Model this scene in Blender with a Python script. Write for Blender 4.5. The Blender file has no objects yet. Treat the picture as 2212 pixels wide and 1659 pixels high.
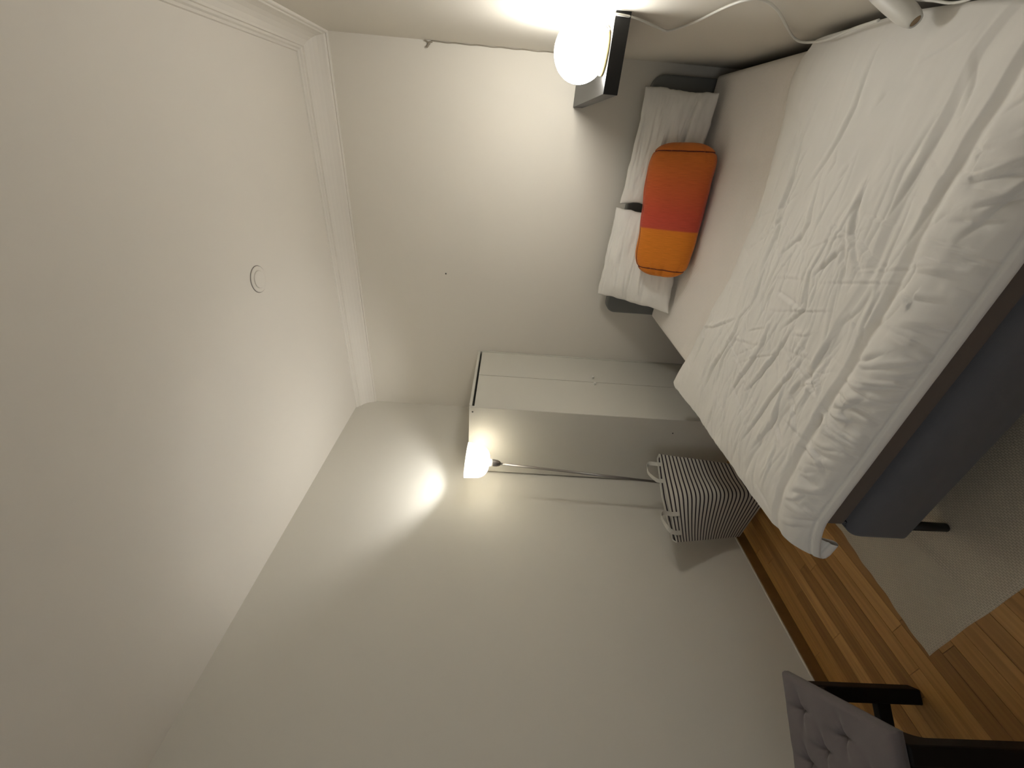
import bpy, bmesh, math, random
import numpy as np
from mathutils import Vector, Matrix, noise

random.seed(7)
rng = np.random.default_rng(11)
scene = bpy.context.scene
COL = scene.collection

# ------------------------------------------------------------------ camera
CAM_POS = (2.28013, -3.14683, 1.8)
cam_right = Vector((0.0733391, 0.0062231, -0.9972876))   # the phone was held upright: image-right is room-down
cam_down = Vector((-0.8426776, -0.5344434, -0.0653043))
cam_fwd = Vector((-0.5334002, 0.8451813, -0.0339515))
cd = bpy.data.cameras.new('camera')
cam = bpy.data.objects.new('camera', cd)
COL.objects.link(cam)
M = Matrix.Identity(4)
for i in range(3):
    M[i][0] = cam_right[i]
    M[i][1] = -cam_down[i]
    M[i][2] = -cam_fwd[i]
    M[i][3] = CAM_POS[i]
cam.matrix_world = M
cd.sensor_fit = 'HORIZONTAL'
cd.sensor_width = 36.0
cd.lens = 858.877 / 2212 * 36.0
cd.clip_start = 0.02
scene.camera = cam

# ------------------------------------------------------------------ world, view
FILL_SKY_E = 1.0          # sky fill let in by the added window behind the camera
GLOBE_E = 39.0       # emission of the glass globe on the shelf
BULB_E = 540.0       # emission of the bulb in the floor lamp
w = bpy.data.worlds.new('world')
scene.world = w
w.use_nodes = True
w.node_tree.nodes['Background'].inputs[0].default_value = (0.86, 0.93, 1.0, 1)   # pale sky fill, let in only by the added window behind the camera
w.node_tree.nodes['Background'].inputs[1].default_value = FILL_SKY_E
vs = scene.view_settings
vs.view_transform = 'Standard'
vs.look = 'None'
vs.gamma = 1
vs.use_curve_mapping = False
vs.exposure = 0.31

# ------------------------------------------------------------------ room numbers (metres)
H = 3.119
WR = 2.714           # right wall
YN = -4.7            # wall behind the camera
WD, WL, WH = 0.626, 0.8645, 1.965   # wardrobe depth, width, door height


# ------------------------------------------------------------------ materials
def srgb(r, g, b):
    def f(c):
        c /= 255.0
        return c / 12.92 if c <= 0.04045 else ((c + 0.055) / 1.055) ** 2.4
    return (f(r), f(g), f(b), 1.0)


def mat(name, col, rough=0.6, nscale=0, namt=0.0, bump=0.0, bscale=200, metallic=0.0, spec=0.5):
    m = bpy.data.materials.new(name)
    m.use_nodes = True
    nt = m.node_tree
    b = nt.nodes['Principled BSDF']
    b.inputs['Base Color'].default_value = col
    b.inputs['Roughness'].default_value = rough
    b.inputs['Metallic'].default_value = metallic
    b.inputs['Specular IOR Level'].default_value = spec
    tc = nt.nodes.new('ShaderNodeTexCoord')
    if nscale:
        n = nt.nodes.new('ShaderNodeTexNoise')
        n.inputs['Scale'].default_value = nscale
        n.inputs['Detail'].default_value = 5
        nt.links.new(tc.outputs['Object'], n.inputs['Vector'])
        mx = nt.nodes.new('ShaderNodeMix')
        mx.data_type = 'RGBA'
        mx.inputs[6].default_value = tuple(c * (1 - namt) for c in col[:3]) + (1,)
        mx.inputs[7].default_value = tuple(min(1, c * (1 + namt)) for c in col[:3]) + (1,)
        nt.links.new(n.outputs['Fac'], mx.inputs[0])
        nt.links.new(mx.outputs[2], b.inputs['Base Color'])
    if bump:
        n2 = nt.nodes.new('ShaderNodeTexNoise')
        n2.inputs['Scale'].default_value = bscale
        n2.inputs['Detail'].default_value = 3
        nt.links.new(tc.outputs['Object'], n2.inputs['Vector'])
        bp = nt.nodes.new('ShaderNodeBump')
        bp.inputs['Strength'].default_value = bump
        bp.inputs['Distance'].default_value = 0.002
        nt.links.new(n2.outputs['Fac'], bp.inputs['Height'])
        nt.links.new(bp.outputs['Normal'], b.inputs['Normal'])
    return m


def nodes(m):
    return m.node_tree, m.node_tree.nodes['Principled BSDF']


WALL_C = (0.74, 0.695, 0.615, 1)
m_wall = mat('painted_plaster', WALL_C, 0.85, 1.4, 0.02, 0.12, 120, spec=0.25)
m_wall_l = mat('painted_board', (0.69, 0.66, 0.59, 1), 0.7, 1.2, 0.02, 0.06, 160, spec=0.3)
m_ceil = mat('ceiling_paint', (0.77, 0.725, 0.655, 1), 0.9, 1.0, 0.015, 0.08, 120, spec=0.2)
m_white = mat('white_lacquer', (0.66, 0.64, 0.57, 1), 0.45, spec=0.4)
m_inside = mat('dark_gap', (0.02, 0.02, 0.02, 1), 0.9)
m_blackwood = mat('black_wood', (0.006, 0.005, 0.005, 1), 0.55, 12, 0.3, spec=0.18)
m_shelf = mat('black_brown_foil', (0.006, 0.0055, 0.005, 1), 0.38, 30, 0.2, spec=0.32)
m_steel = mat('brushed_steel', (0.30, 0.28, 0.27, 1), 0.35, metallic=0.9)
m_plastic = mat('white_plastic', (0.78, 0.76, 0.70, 1), 0.4)
m_brown = mat('brass_brown', (0.30, 0.20, 0.10, 1), 0.45, 60, 0.5)
m_rubber = mat('black_plastic', (0.008, 0.008, 0.008, 1), 0.5)
m_thread = mat('torn_joint', (0.30, 0.26, 0.20, 1), 0.9)
m_nail = mat('dark_metal', (0.05, 0.045, 0.04, 1), 0.5)


def fabric(name, col, cr=1.0, scale=900, rough=0.95, wavey=0):
    """woven cloth: fine crossed wave relief on the cloth colour"""
    m = mat(name, col, rough, 3.0, 0.05, spec=0.15)
    nt, b = nodes(m)
    b.inputs['Sheen Weight'].default_value = 0.15
    tc = nt.nodes.new('ShaderNodeTexCoord')
    n = nt.nodes.new('ShaderNodeTexNoise')
    n.inputs['Scale'].default_value = scale
    n.inputs['Detail'].default_value = 2
    mp = nt.nodes.new('ShaderNodeMapping')
    mp.inputs['Scale'].default_value = (0.35, 1, 1)
    nt.links.new(tc.outputs['Object'], mp.inputs['Vector'])
    nt.links.new(mp.outputs['Vector'], n.inputs['Vector'])
    bp = nt.nodes.new('ShaderNodeBump')
    bp.inputs['Strength'].default_value = 0.25 * cr
    bp.inputs['Distance'].default_value = 0.0015
    nt.links.new(n.outputs['Fac'], bp.inputs['Height'])
    nt.links.new(bp.outputs['Normal'], b.inputs['Normal'])
    return m


m_duvet = fabric('white_percale', (0.90, 0.872, 0.825, 1), 0.25)
m_pillow = fabric('white_pillowcase', (0.86, 0.828, 0.772, 1), 0.3)
m_base = fabric('blue_grey_upholstery', (0.150, 0.150, 0.164, 1), 1.3, 500)
m_matt = fabric('brown_grey_upholstery', (0.175, 0.142, 0.120, 1), 1.2, 500)
m_head = fabric('grey_upholstery', (0.19, 0.19, 0.18, 1), 1.2, 500)
m_seat = fabric('grey_tufted_cloth', (0.155, 0.135, 0.135, 1), 1.0, 700)
m_seatend = fabric('dark_cushion_edge', (0.06, 0.055, 0.052, 1), 1.0, 700)

# fitted sheet: fine ribs across the bed
m_sheet = mat('ribbed_sheet', (0.90, 0.852, 0.795, 1), 0.9, 3, 0.02, spec=0.15)
nt, b = nodes(m_sheet)
tc = nt.nodes.new('ShaderNodeTexCoord')
wv = nt.nodes.new('ShaderNodeTexWave')
wv.bands_direction = 'Y'
wv.inputs['Scale'].default_value = 22
wv.inputs['Distortion'].default_value = 0.6
nt.links.new(tc.outputs['Object'], wv.inputs['Vector'])
bp = nt.nodes.new('ShaderNodeBump')
bp.inputs['Strength'].default_value = 0.5
bp.inputs['Distance'].default_value = 0.002
nt.links.new(wv.outputs['Fac'], bp.inputs['Height'])
nt.links.new(bp.outputs['Normal'], b.inputs['Normal'])

# oak parquet: a tone per strip, grain along the strip
m_oak = mat('oak_parquet', (0.3, 0.17, 0.06, 1), 0.42, spec=0.4)
nt, b = nodes(m_oak)
tc = nt.nodes.new('ShaderNodeTexCoord')
oi = nt.nodes.new('ShaderNodeObjectInfo')
mp = nt.nodes.new('ShaderNodeMapping')
mp.inputs['Scale'].default_value = (55, 2.2, 55)
va = nt.nodes.new('ShaderNodeVectorMath')
va.operation = 'ADD'
sc_ = nt.nodes.new('ShaderNodeVectorMath')
sc_.operation = 'SCALE'
sc_.inputs[0].default_value = (13, 17, 11)
nt.links.new(oi.outputs['Random'], sc_.inputs['Scale'])
nt.links.new(tc.outputs['Object'], va.inputs[0])
nt.links.new(sc_.outputs[0], va.inputs[1])
nt.links.new(va.outputs[0], mp.inputs['Vector'])
n = nt.nodes.new('ShaderNodeTexNoise')
n.inputs['Scale'].default_value = 1.0
n.inputs['Detail'].default_value = 6
n.inputs['Distortion'].default_value = 0.4
nt.links.new(mp.outputs[0], n.inputs['Vector'])
cr1 = nt.nodes.new('ShaderNodeValToRGB')
cr1.color_ramp.elements[0].color = (0.265, 0.125, 0.030, 1)
cr1.color_ramp.elements[1].color = (0.56, 0.31, 0.095, 1)
e = cr1.color_ramp.elements.new(0.5)
e.color = (0.42, 0.215, 0.058, 1)
nt.links.new(oi.outputs['Random'], cr1.inputs['Fac'])
mx = nt.nodes.new('ShaderNodeMix')
mx.data_type = 'RGBA'
mx.blend_type = 'MULTIPLY'
mx.inputs[0].default_value = 0.55
cr2 = nt.nodes.new('ShaderNodeValToRGB')
cr2.color_ramp.elements[0].color = (0.45, 0.40, 0.36, 1)
cr2.color_ramp.elements[0].position = 0.3
cr2.color_ramp.elements[1].color = (1, 1, 1, 1)
cr2.color_ramp.elements[1].position = 0.6
nt.links.new(n.outputs['Fac'], cr2.inputs['Fac'])
nt.links.new(cr1.outputs['Color'], mx.inputs[6])
nt.links.new(cr2.outputs['Color'], mx.inputs[7])
nt.links.new(mx.outputs[2], b.inputs['Base Color'])
m_joint = mat('floor_joint', (0.05, 0.028, 0.010, 1), 0.8)
m_skirt = mat('oak_skirting', (0.20, 0.105, 0.028, 1), 0.45, 20, 0.25)
m_skirt_top = mat('painted_edge_highlight', (0.66, 0.62, 0.55, 1), 0.6)  # pale colour standing for light on the skirting's top edge

# rug: cream flat weave with rows of stitches
m_rug = mat('cream_weave', (0.60, 0.54, 0.43, 1), 0.95, 3.5, 0.06, spec=0.1)
nt, b = nodes(m_rug)
src = b.inputs['Base Color'].links[0].from_socket
tc = nt.nodes.new('ShaderNodeTexCoord')
br = nt.nodes.new('ShaderNodeTexBrick')
br.inputs['Scale'].default_value = 1.0
br.inputs['Brick Width'].default_value = 0.014
br.inputs['Row Height'].default_value = 0.0075
br.inputs['Mortar Size'].default_value = 0.0016
br.inputs['Mortar Smooth'].default_value = 1.0
br.inputs['Color1'].default_value = (1, 1, 1, 1)
br.inputs['Color2'].default_value = (0.86, 0.86, 0.86, 1)
br.inputs['Mortar'].default_value = (0.50, 0.48, 0.46, 1)
mp = nt.nodes.new('ShaderNodeMapping')
mp.inputs['Rotation'].default_value = (0, 0, math.radians(90))
nt.links.new(tc.outputs['Object'], mp.inputs['Vector'])
nt.links.new(mp.outputs[0], br.inputs['Vector'])
mx = nt.nodes.new('ShaderNodeMix')
mx.data_type = 'RGBA'
mx.blend_type = 'MULTIPLY'
mx.inputs[0].default_value = 0.7
nt.links.new(src, mx.inputs[6])
nt.links.new(br.outputs['Color'], mx.inputs[7])
nt.links.new(mx.outputs[2], b.inputs['Base Color'])
bp = nt.nodes.new('ShaderNodeBump')
bp.inputs['Strength'].default_value = 0.6
bp.inputs['Distance'].default_value = 0.003
bw = nt.nodes.new('ShaderNodeRGBToBW')
nt.links.new(br.outputs['Color'], bw.inputs[0])
nt.links.new(bw.outputs[0], bp.inputs['Height'])
nt.links.new(bp.outputs['Normal'], b.inputs['Normal'])

# striped cotton of the laundry bag: stripes follow the cloth (uv v = height in metres)
m_bag = fabric('striped_cotton', (0.60, 0.565, 0.50, 1), 0.6)
nt, b = nodes(m_bag)
uv = nt.nodes.new('ShaderNodeUVMap')
sp = nt.nodes.new('ShaderNodeSeparateXYZ')
nt.links.new(uv.outputs[0], sp.inputs[0])
mul = nt.nodes.new('ShaderNodeMath')
mul.operation = 'MULTIPLY'
mul.inputs[1].default_value = 1 / 0.0255
fr = nt.nodes.new('ShaderNodeMath')
fr.operation = 'FRACT'
nt.links.new(sp.outputs['Y'], mul.inputs[0])
nt.links.new(mul.outputs[0], fr.inputs[0])
rp = nt.nodes.new('ShaderNodeValToRGB')
rp.color_ramp.interpolation = 'LINEAR'
rp.color_ramp.elements[0].color = (0.60, 0.565, 0.50, 1)
rp.color_ramp.elements[0].position = 0.58
rp.color_ramp.elements[1].color = (0.035, 0.025, 0.03, 1)
rp.color_ramp.elements[1].position = 0.66
e = rp.color_ramp.elements.new(0.93)
e.color = (0.035, 0.025, 0.03, 1)
e = rp.color_ramp.elements.new(1.0)
e.color = (0.60, 0.565, 0.50, 1)
nt.links.new(fr.outputs[0], rp.inputs['Fac'])
nt.links.new(rp.outputs['Color'], b.inputs['Base Color'])
m_strap = fabric('white_webbing', (0.66, 0.63, 0.56, 1), 1.0)

# bolster: dyed orange to brick red, then a hard change to ochre (uv u = along the bolster)
m_bol = fabric('orange_striped_cotton', (0.510, 0.157, 0.051, 1), 1.6, 420)
nt, b = nodes(m_bol)
uv = nt.nodes.new('ShaderNodeUVMap')
sp = nt.nodes.new('ShaderNodeSeparateXYZ')
nt.links.new(uv.outputs[0], sp.inputs[0])
rp = nt.nodes.new('ShaderNodeValToRGB')
el = rp.color_ramp.elements
el[0].position = 0.0
el[0].color = (0.701, 0.215, 0.023, 1)
el[1].position = 1.0
el[1].color = (0.638, 0.195, 0.039, 1)
for pos, c in ((0.375, (0.701, 0.215, 0.023, 1)), (0.385, (0.523, 0.076, 0.049, 1)), (0.50, (0.536, 0.081, 0.043, 1)),
               (0.72, (0.587, 0.124, 0.036, 1)), (0.90, (0.638, 0.176, 0.033, 1))):
    e = el.new(pos)
    e.color = c
nt.links.new(sp.outputs['X'], rp.inputs['Fac'])
n = nt.nodes.new('ShaderNodeTexNoise')
n.inputs['Scale'].default_value = 300
mp = nt.nodes.new('ShaderNodeMapping')
mp.inputs['Scale'].default_value = (0.9, 0.06, 1)
nt.links.new(uv.outputs[0], mp.inputs[0])
nt.links.new(mp.outputs[0], n.inputs['Vector'])
mx = nt.nodes.new('ShaderNodeMix')
mx.data_type = 'RGBA'
mx.blend_type = 'MULTIPLY'
mx.inputs[0].default_value = 0.35
nt.links.new(rp.outputs[0], mx.inputs[6])
nt.links.new(n.outputs['Color'], mx.inputs[7])
mx2 = nt.nodes.new('ShaderNodeMix')
mx2.data_type = 'RGBA'
mx2.blend_type = 'MULTIPLY'
mx2.inputs[0].default_value = 0.35
bwn = nt.nodes.new('ShaderNodeValToRGB')
bwn.color_ramp.elements[0].color = (0.6, 0.6, 0.6, 1)
bwn.color_ramp.elements[0].position = 0.35
bwn.color_ramp.elements[1].position = 0.6
nt.links.new(n.outputs['Fac'], bwn.inputs[0])
nt.links.new(rp.outputs[0], mx2.inputs[6])
nt.links.new(bwn.outputs[0], mx2.inputs[7])
nt.links.new(mx2.outputs[2], b.inputs['Base Color'])
m_bol_seam = mat('dark_red_seam', (0.12, 0.022, 0.012, 1), 0.95)


def emis(name, col, strength):
    m = bpy.data.materials.new(name)
    m.use_nodes = True
    b = m.node_tree.nodes['Principled BSDF']
    b.inputs['Base Color'].default_value = (0.8, 0.8, 0.78, 1)
    b.inputs['Roughness'].default_value = 0.3
    b.inputs['Emission Color'].default_value = col
    b.inputs['Emission Strength'].default_value = strength
    return m


m_globe = emis('lit_opal_globe', (1.0, 0.985, 0.93, 1), GLOBE_E)
m_bulb = emis('lit_bulb', (1.0, 1.0, 0.97, 1), BULB_E)
# frosted bowl: light from the bulb soaks through it
m_bowl = bpy.data.materials.new('frosted_bowl')
m_bowl.use_nodes = True
nt = m_bowl.node_tree
nt.nodes.remove(nt.nodes['Principled BSDF'])
tr = nt.nodes.new('ShaderNodeBsdfTranslucent')
tr.inputs[0].default_value = (0.92, 0.86, 0.73, 1)
df = nt.nodes.new('ShaderNodeBsdfDiffuse')
df.inputs[0].default_value = (0.85, 0.82, 0.76, 1)
ms = nt.nodes.new('ShaderNodeMixShader')
ms.inputs[0].default_value = 0.36
nt.links.new(df.outputs[0], ms.inputs[1])
nt.links.new(tr.outputs[0], ms.inputs[2])
nt.links.new(ms.outputs[0], nt.nodes['Material Output'].inputs[0])
m_ring = mat('yellowish_lamp_base', (0.80, 0.66, 0.30, 1), 0.5)


# ------------------------------------------------------------------ helpers
def link(name, me, m=None, parent=None, kind=None, smooth=False):
    o = bpy.data.objects.new(name, me)
    COL.objects.link(o)
    if m is not None and len(me.materials) == 0:
        me.materials.append(m)
    if parent is not None:
        o.parent = parent
    if kind:
        o['kind'] = kind
    if smooth:
        for p in me.polygons:
            p.use_smooth = True
    return o


def thing(name, label, cat, loc=(0, 0, 0), group=None):
    o = bpy.data.objects.new(name, None)
    o.empty_display_size = 0.1
    COL.objects.link(o)
    o.location = loc
    o['label'] = label
    o['category'] = cat
    if group:
        o['group'] = group
    return o


def tag(o, label, cat, group=None):
    o['label'] = label
    o['category'] = cat
    if group:
        o['group'] = group
    return o


def pydata(name, v, f):
    me = bpy.data.meshes.new(name)
    me.from_pydata([tuple(map(float, p)) for p in v], [], f)
    me.update()
    return me


def fromnp(name, V, F):
    """fast mesh from numpy quads"""
    me = bpy.data.meshes.new(name)
    V = np.asarray(V, np.float32)
    F = np.asarray(F, np.int32)
    me.vertices.add(len(V))
    me.vertices.foreach_set('co', V.ravel())
    me.loops.add(F.size)
    me.loops.foreach_set('vertex_index', F.ravel())
    me.polygons.add(len(F))
    me.polygons.foreach_set('loop_start', np.arange(len(F), dtype=np.int32) * F.shape[1])
    me.update(calc_edges=True)
    me.validate()
    return me


def box_bm(x0, x1, y0, y1, z0, z1, bevel=0.0, seg=2, bm=None):
    bm2 = bmesh.new()
    r = bmesh.ops.create_cube(bm2, size=1)
    for v in r['verts']:
        v.co = Vector(((x0 + x1) / 2 + v.co.x * (x1 - x0), (y0 + y1) / 2 + v.co.y * (y1 - y0), (z0 + z1) / 2 + v.co.z * (z1 - z0)))
    if bevel:
        bmesh.ops.bevel(bm2, geom=bm2.edges[:], offset=bevel, segments=seg, profile=0.5, affect='EDGES')
    if bm is None:
        return bm2
    me = bpy.data.meshes.new('t')
    bm2.to_mesh(me)
    bm.from_mesh(me)
    bpy.data.meshes.remove(me)
    bm2.free()
    return bm


def done(name, bm, m, parent=None, kind=None, smooth=False, rel=None):
    """rel: shift world coordinates so the mesh sits right under its parent empty"""
    if rel is not None:
        bmesh.ops.translate(bm, vec=-Vector(rel), verts=bm.verts[:])
    me = bpy.data.meshes.new(name)
    bm.to_mesh(me)
    bm.free()
    return link(name, me, m, parent, kind, smooth)


def box(name, x0, x1, y0, y1, z0, z1, m, parent=None, kind=None, bevel=0.0, seg=2, smooth=False):
    bm = box_bm(x0, x1, y0, y1, z0, z1, bevel, seg)
    rel = parent.location if parent is not None and parent.type == 'EMPTY' else None
    return done(name, bm, m, parent, kind, smooth, rel)


def lathe(prof, seg=48, cap=False):
    """prof: list of (r, z)"""
    V, F = [], []
    for (r, z) in prof:
        for k in range(seg):
            a = 2 * math.pi * k / seg
            V.append((r * math.cos(a), r * math.sin(a), z))
    n = len(prof)
    for i in range(n - 1):
        for k in range(seg):
            k2 = (k + 1) % seg
            F.append((i * seg + k, i * seg + k2, (i + 1) * seg + k2, (i + 1) * seg + k))
    return V, F


def tube(pts, r, seg=10, closed_ends=True):
    """smooth tube through pts (Catmull-Rom)"""
    P = [Vector(p) for p in pts]
    path = []
    for i in range(len(P) - 1):
        p0 = P[i - 1] if i else P[i]
        p1, p2 = P[i], P[i + 1]
        p3 = P[i + 2] if i + 2 < len(P) else P[i + 1]
        for k in range(8):
            t = k / 8
            path.append(0.5 * ((2 * p1) + (p2 - p0) * t + (2 * p0 - 5 * p1 + 4 * p2 - p3) * t * t + (3 * p1 - p0 - 3 * p2 + p3) * t ** 3))
    path.append(P[-1])
    V, F = [], []
    up = Vector((0.3, 0.2, 1)).normalized()
    for i, p in enumerate(path):
        d = (path[min(i + 1, len(path) - 1)] - path[max(i - 1, 0)]).normalized()
        a = d.cross(up)
        if a.length < 1e-3:
            a = d.cross(Vector((1, 0, 0)))
        a.normalize()
        up = a.cross(d).normalized()
        for k in range(seg):
            t = 2 * math.pi * k / seg
            V.append(p + (a * math.cos(t) + up * math.sin(t)) * r)
    n = len(path)
    for i in range(n - 1):
        for k in range(seg):
            k2 = (k + 1) % seg
            F.append((i * seg + k, i * seg + k2, (i + 1) * seg + k2, (i + 1) * seg + k))
    F.append(tuple(range(seg))[::-1])
    F.append(tuple((n - 1) * seg + k for k in range(seg)))
    return V, F


def bar_between(p, q, r, seg=14):
    p, q = Vector(p), Vector(q)
    d = (q - p).normalized()
    a = d.orthogonal().normalized()
    b2 = d.cross(a)
    V, F = [], []
    for c in (p, q):
        for k in range(seg):
            t = 2 * math.pi * k / seg
            V.append(c + (a * math.cos(t) + b2 * math.sin(t)) * r)
    for k in range(seg):
        F.append((k, (k + 1) % seg, seg + (k + 1) % seg, seg + k))
    F.append(tuple(range(seg))[::-1])
    F.append(tuple(seg + k for k in range(seg)))
    return V, F


# ================================================================== SETTING
T = 0.12
floor = box('floor', -T, WR + T, YN - T, T, -0.12, -0.006, m_joint, kind='structure')
# oak strips: 40 rows along the room, joints recessed; parts of the floor
SW = 0.0685
lens_ = (0.47, 0.62, 0.80)
strip_me = []
for L in lens_:
    hw, c = SW / 2 - 0.0006, 0.0008
    V = [(-hw, -L / 2 + c, -0.006), (hw, -L / 2 + c, -0.006), (hw, L / 2 - c, -0.006), (-hw, L / 2 - c, -0.006),
         (-hw, -L / 2 + c, -0.0008), (hw, -L / 2 + c, -0.0008), (hw, L / 2 - c, -0.0008), (-hw, L / 2 - c, -0.0008),
         (-hw + .0008, -L / 2 + 2 * c, 0), (hw - .0008, -L / 2 + 2 * c, 0), (hw - .0008, L / 2 - 2 * c, 0), (-hw + .0008, L / 2 - 2 * c, 0)]
    F = [(0, 1, 5, 4), (1, 2, 6, 5), (2, 3, 7, 6), (3, 0, 4, 7), (4, 5, 9, 8), (5, 6, 10, 9), (6, 7, 11, 10), (7, 4, 8, 11), (8, 9, 10, 11)]
    me = pydata('plank', V, F)
    me.materials.append(m_oak)
    strip_me.append(me)
rr = random.Random(3)
nrow = int(WR / SW) + 1
for i in range(nrow):
    x = SW * (i + 0.5)
    if x + SW / 2 > WR + 0.03:
        break
    y = 0.0 - rr.random() * 0.3
    while y > YN + 0.1:
        k = rr.choice((0, 1, 1, 2, 2))
        L = lens_[k]
        if y - L < YN:
            break
        o = link('plank', strip_me[k], None, floor)
        o.location = (x, y - L / 2, 0)
        y -= L

ceiling = box('ceiling', -T, WR + T, YN - T, T, H, H + 0.12, m_ceil, kind='structure')
wall_left = box('wall_left', -T, 0, YN - T, T, 0, H, m_wall_l, kind='structure')
wall_back = box('wall_back', 0, WR, 0, T, 0, H, m_wall, kind='structure')
wall_right = box('wall_right', WR, WR + T, YN - T, T, 0, H, m_wall, kind='structure')
# wall behind the camera, with an unseen window added to brighten the bed foot
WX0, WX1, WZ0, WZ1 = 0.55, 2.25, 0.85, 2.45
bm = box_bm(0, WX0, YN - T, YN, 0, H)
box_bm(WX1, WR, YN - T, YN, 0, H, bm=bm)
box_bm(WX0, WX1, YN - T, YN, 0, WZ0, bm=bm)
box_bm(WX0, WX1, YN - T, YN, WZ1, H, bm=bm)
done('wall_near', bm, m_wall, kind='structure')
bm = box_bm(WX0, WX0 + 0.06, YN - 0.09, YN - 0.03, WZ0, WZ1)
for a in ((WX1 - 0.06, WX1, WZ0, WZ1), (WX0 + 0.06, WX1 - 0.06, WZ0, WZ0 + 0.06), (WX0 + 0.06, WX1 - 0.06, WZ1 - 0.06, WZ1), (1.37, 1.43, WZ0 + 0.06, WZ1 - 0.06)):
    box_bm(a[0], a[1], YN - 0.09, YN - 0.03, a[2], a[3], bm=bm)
fill_win = done('fill_window', bm, m_white, kind='structure')
m_glass = bpy.data.materials.new('fill_window_glass')
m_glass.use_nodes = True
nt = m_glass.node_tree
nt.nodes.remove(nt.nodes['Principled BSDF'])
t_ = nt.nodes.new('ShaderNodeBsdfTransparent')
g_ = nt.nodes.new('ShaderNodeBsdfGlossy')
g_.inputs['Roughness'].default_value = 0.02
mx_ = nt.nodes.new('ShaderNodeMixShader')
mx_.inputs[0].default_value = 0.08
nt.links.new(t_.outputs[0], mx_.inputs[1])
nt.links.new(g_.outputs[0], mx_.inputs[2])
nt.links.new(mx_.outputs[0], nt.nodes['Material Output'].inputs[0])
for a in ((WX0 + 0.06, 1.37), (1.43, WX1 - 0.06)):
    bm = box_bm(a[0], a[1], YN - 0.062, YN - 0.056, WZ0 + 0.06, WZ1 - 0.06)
    done('fill_pane', bm, m_glass, fill_win)
pd = bpy.data.lights.new('fill_window_portal', 'AREA')      # guides sky light through the opening
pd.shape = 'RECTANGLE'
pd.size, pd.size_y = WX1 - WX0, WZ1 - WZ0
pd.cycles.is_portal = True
po = bpy.data.objects.new('fill_window_portal', pd)
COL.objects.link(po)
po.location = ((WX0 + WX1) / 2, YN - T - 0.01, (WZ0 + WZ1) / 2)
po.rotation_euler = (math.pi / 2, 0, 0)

# cornice: coved plaster profile, (distance from wall, drop below ceiling)
PROF = [(0.0, 0.158), (0.010, 0.158), (0.014, 0.150), (0.010, 0.143), (0.020, 0.135), (0.024, 0.118), (0.032, 0.095), (0.046, 0.072),
        (0.064, 0.053), (0.084, 0.041), (0.094, 0.038), (0.096, 0.027), (0.106, 0.024), (0.112, 0.014), (0.122, 0.010), (0.125, 0.0)]


def cornice(name, side):
    V, F = [], []
    n = len(PROF)
    for k in (0, 1):
        for d, h in PROF:
            if side == 'back':
                V.append((0.0 if k == 0 else WR - d, -d, H - h))
            else:
                V.append((WR - d, -d if k == 0 else YN, H - h))
    for i in range(n - 1):
        F.append((i, i + 1, n + i + 1, n + i))
    me = pydata(name, V, F)
    o = link(name, me, m_ceil, kind='structure')
    bm = bmesh.new()
    bm.from_mesh(me)
    bmesh.ops.recalc_face_normals(bm, faces=bm.faces[:])
    bm.to_mesh(me)
    bm.free()
    return o


cornice('trim_1', 'back')
cornice('trim_2', 'right')

# oak skirting along the left wall with a pale strip painting the light its top edge catches
sk = box('baseboard_left', 0.0, 0.014, YN, -WL - 0.002, 0.0, 0.072, m_skirt, kind='structure', bevel=0.002)
bm = box_bm(0.0, 0.009, YN, -WL - 0.002, 0.072, 0.0765)
done('highlight_strip', bm, m_skirt_top, sk)
box('baseboard_near', 0.014, WR, YN, YN + 0.014, 0.0, 0.072, m_skirt, kind='structure', bevel=0.002)

# torn paper joint in the far right corner, running up from behind the lamp
pts = []
for k in range(20):
    z = 1.46 + 0.88 * k / 19
    pts.append((WR - 0.004 + 0.0015 * math.sin(k * 2.1), -0.004 + 0.0012 * math.sin(k * 1.3), z))
V, F = tube(pts, 0.0028, 6)
link('corner_crack', pydata('corner_crack', V, F), m_thread, wall_back)
pts = [(WR - 0.006, -0.006, 2.335), (WR - 0.014, -0.010, 2.352), (WR - 0.030, -0.012, 2.362), (WR - 0.036, -0.012, 2.372)]
V, F = tube(pts, 0.005, 6)
V2, F2 = tube([(WR - 0.022, -0.012, 2.35), (WR - 0.010, -0.010, 2.362), (WR - 0.004, -0.008, 2.38)], 0.004, 6)
off = len(V)
link('torn_tuft', pydata('torn_tuft', V + V2, F + [tuple(i + off for i in f) for f in F2]), m_thread, wall_back)


def nail(name, p, axis, r, parent):
    V, F = lathe([(0.0, 0.004), (r * 0.7, 0.0035), (r, 0.002), (r, -0.004)], 12)
    R_ = {'-y': Matrix.Rotation(math.pi / 2, 3, 'X'), '+x': Matrix.Rotation(math.pi / 2, 3, 'Y')}[axis]
    V = [R_ @ Vector(v) + Vector(p) for v in V]
    if parent.type == 'EMPTY':
        V = [v - parent.location for v in V]
    return link(name, pydata(name, V, F), m_nail, parent)


nail('nail', (1.292, 0, 2.276), '-y', 0.006, wall_back)

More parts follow.
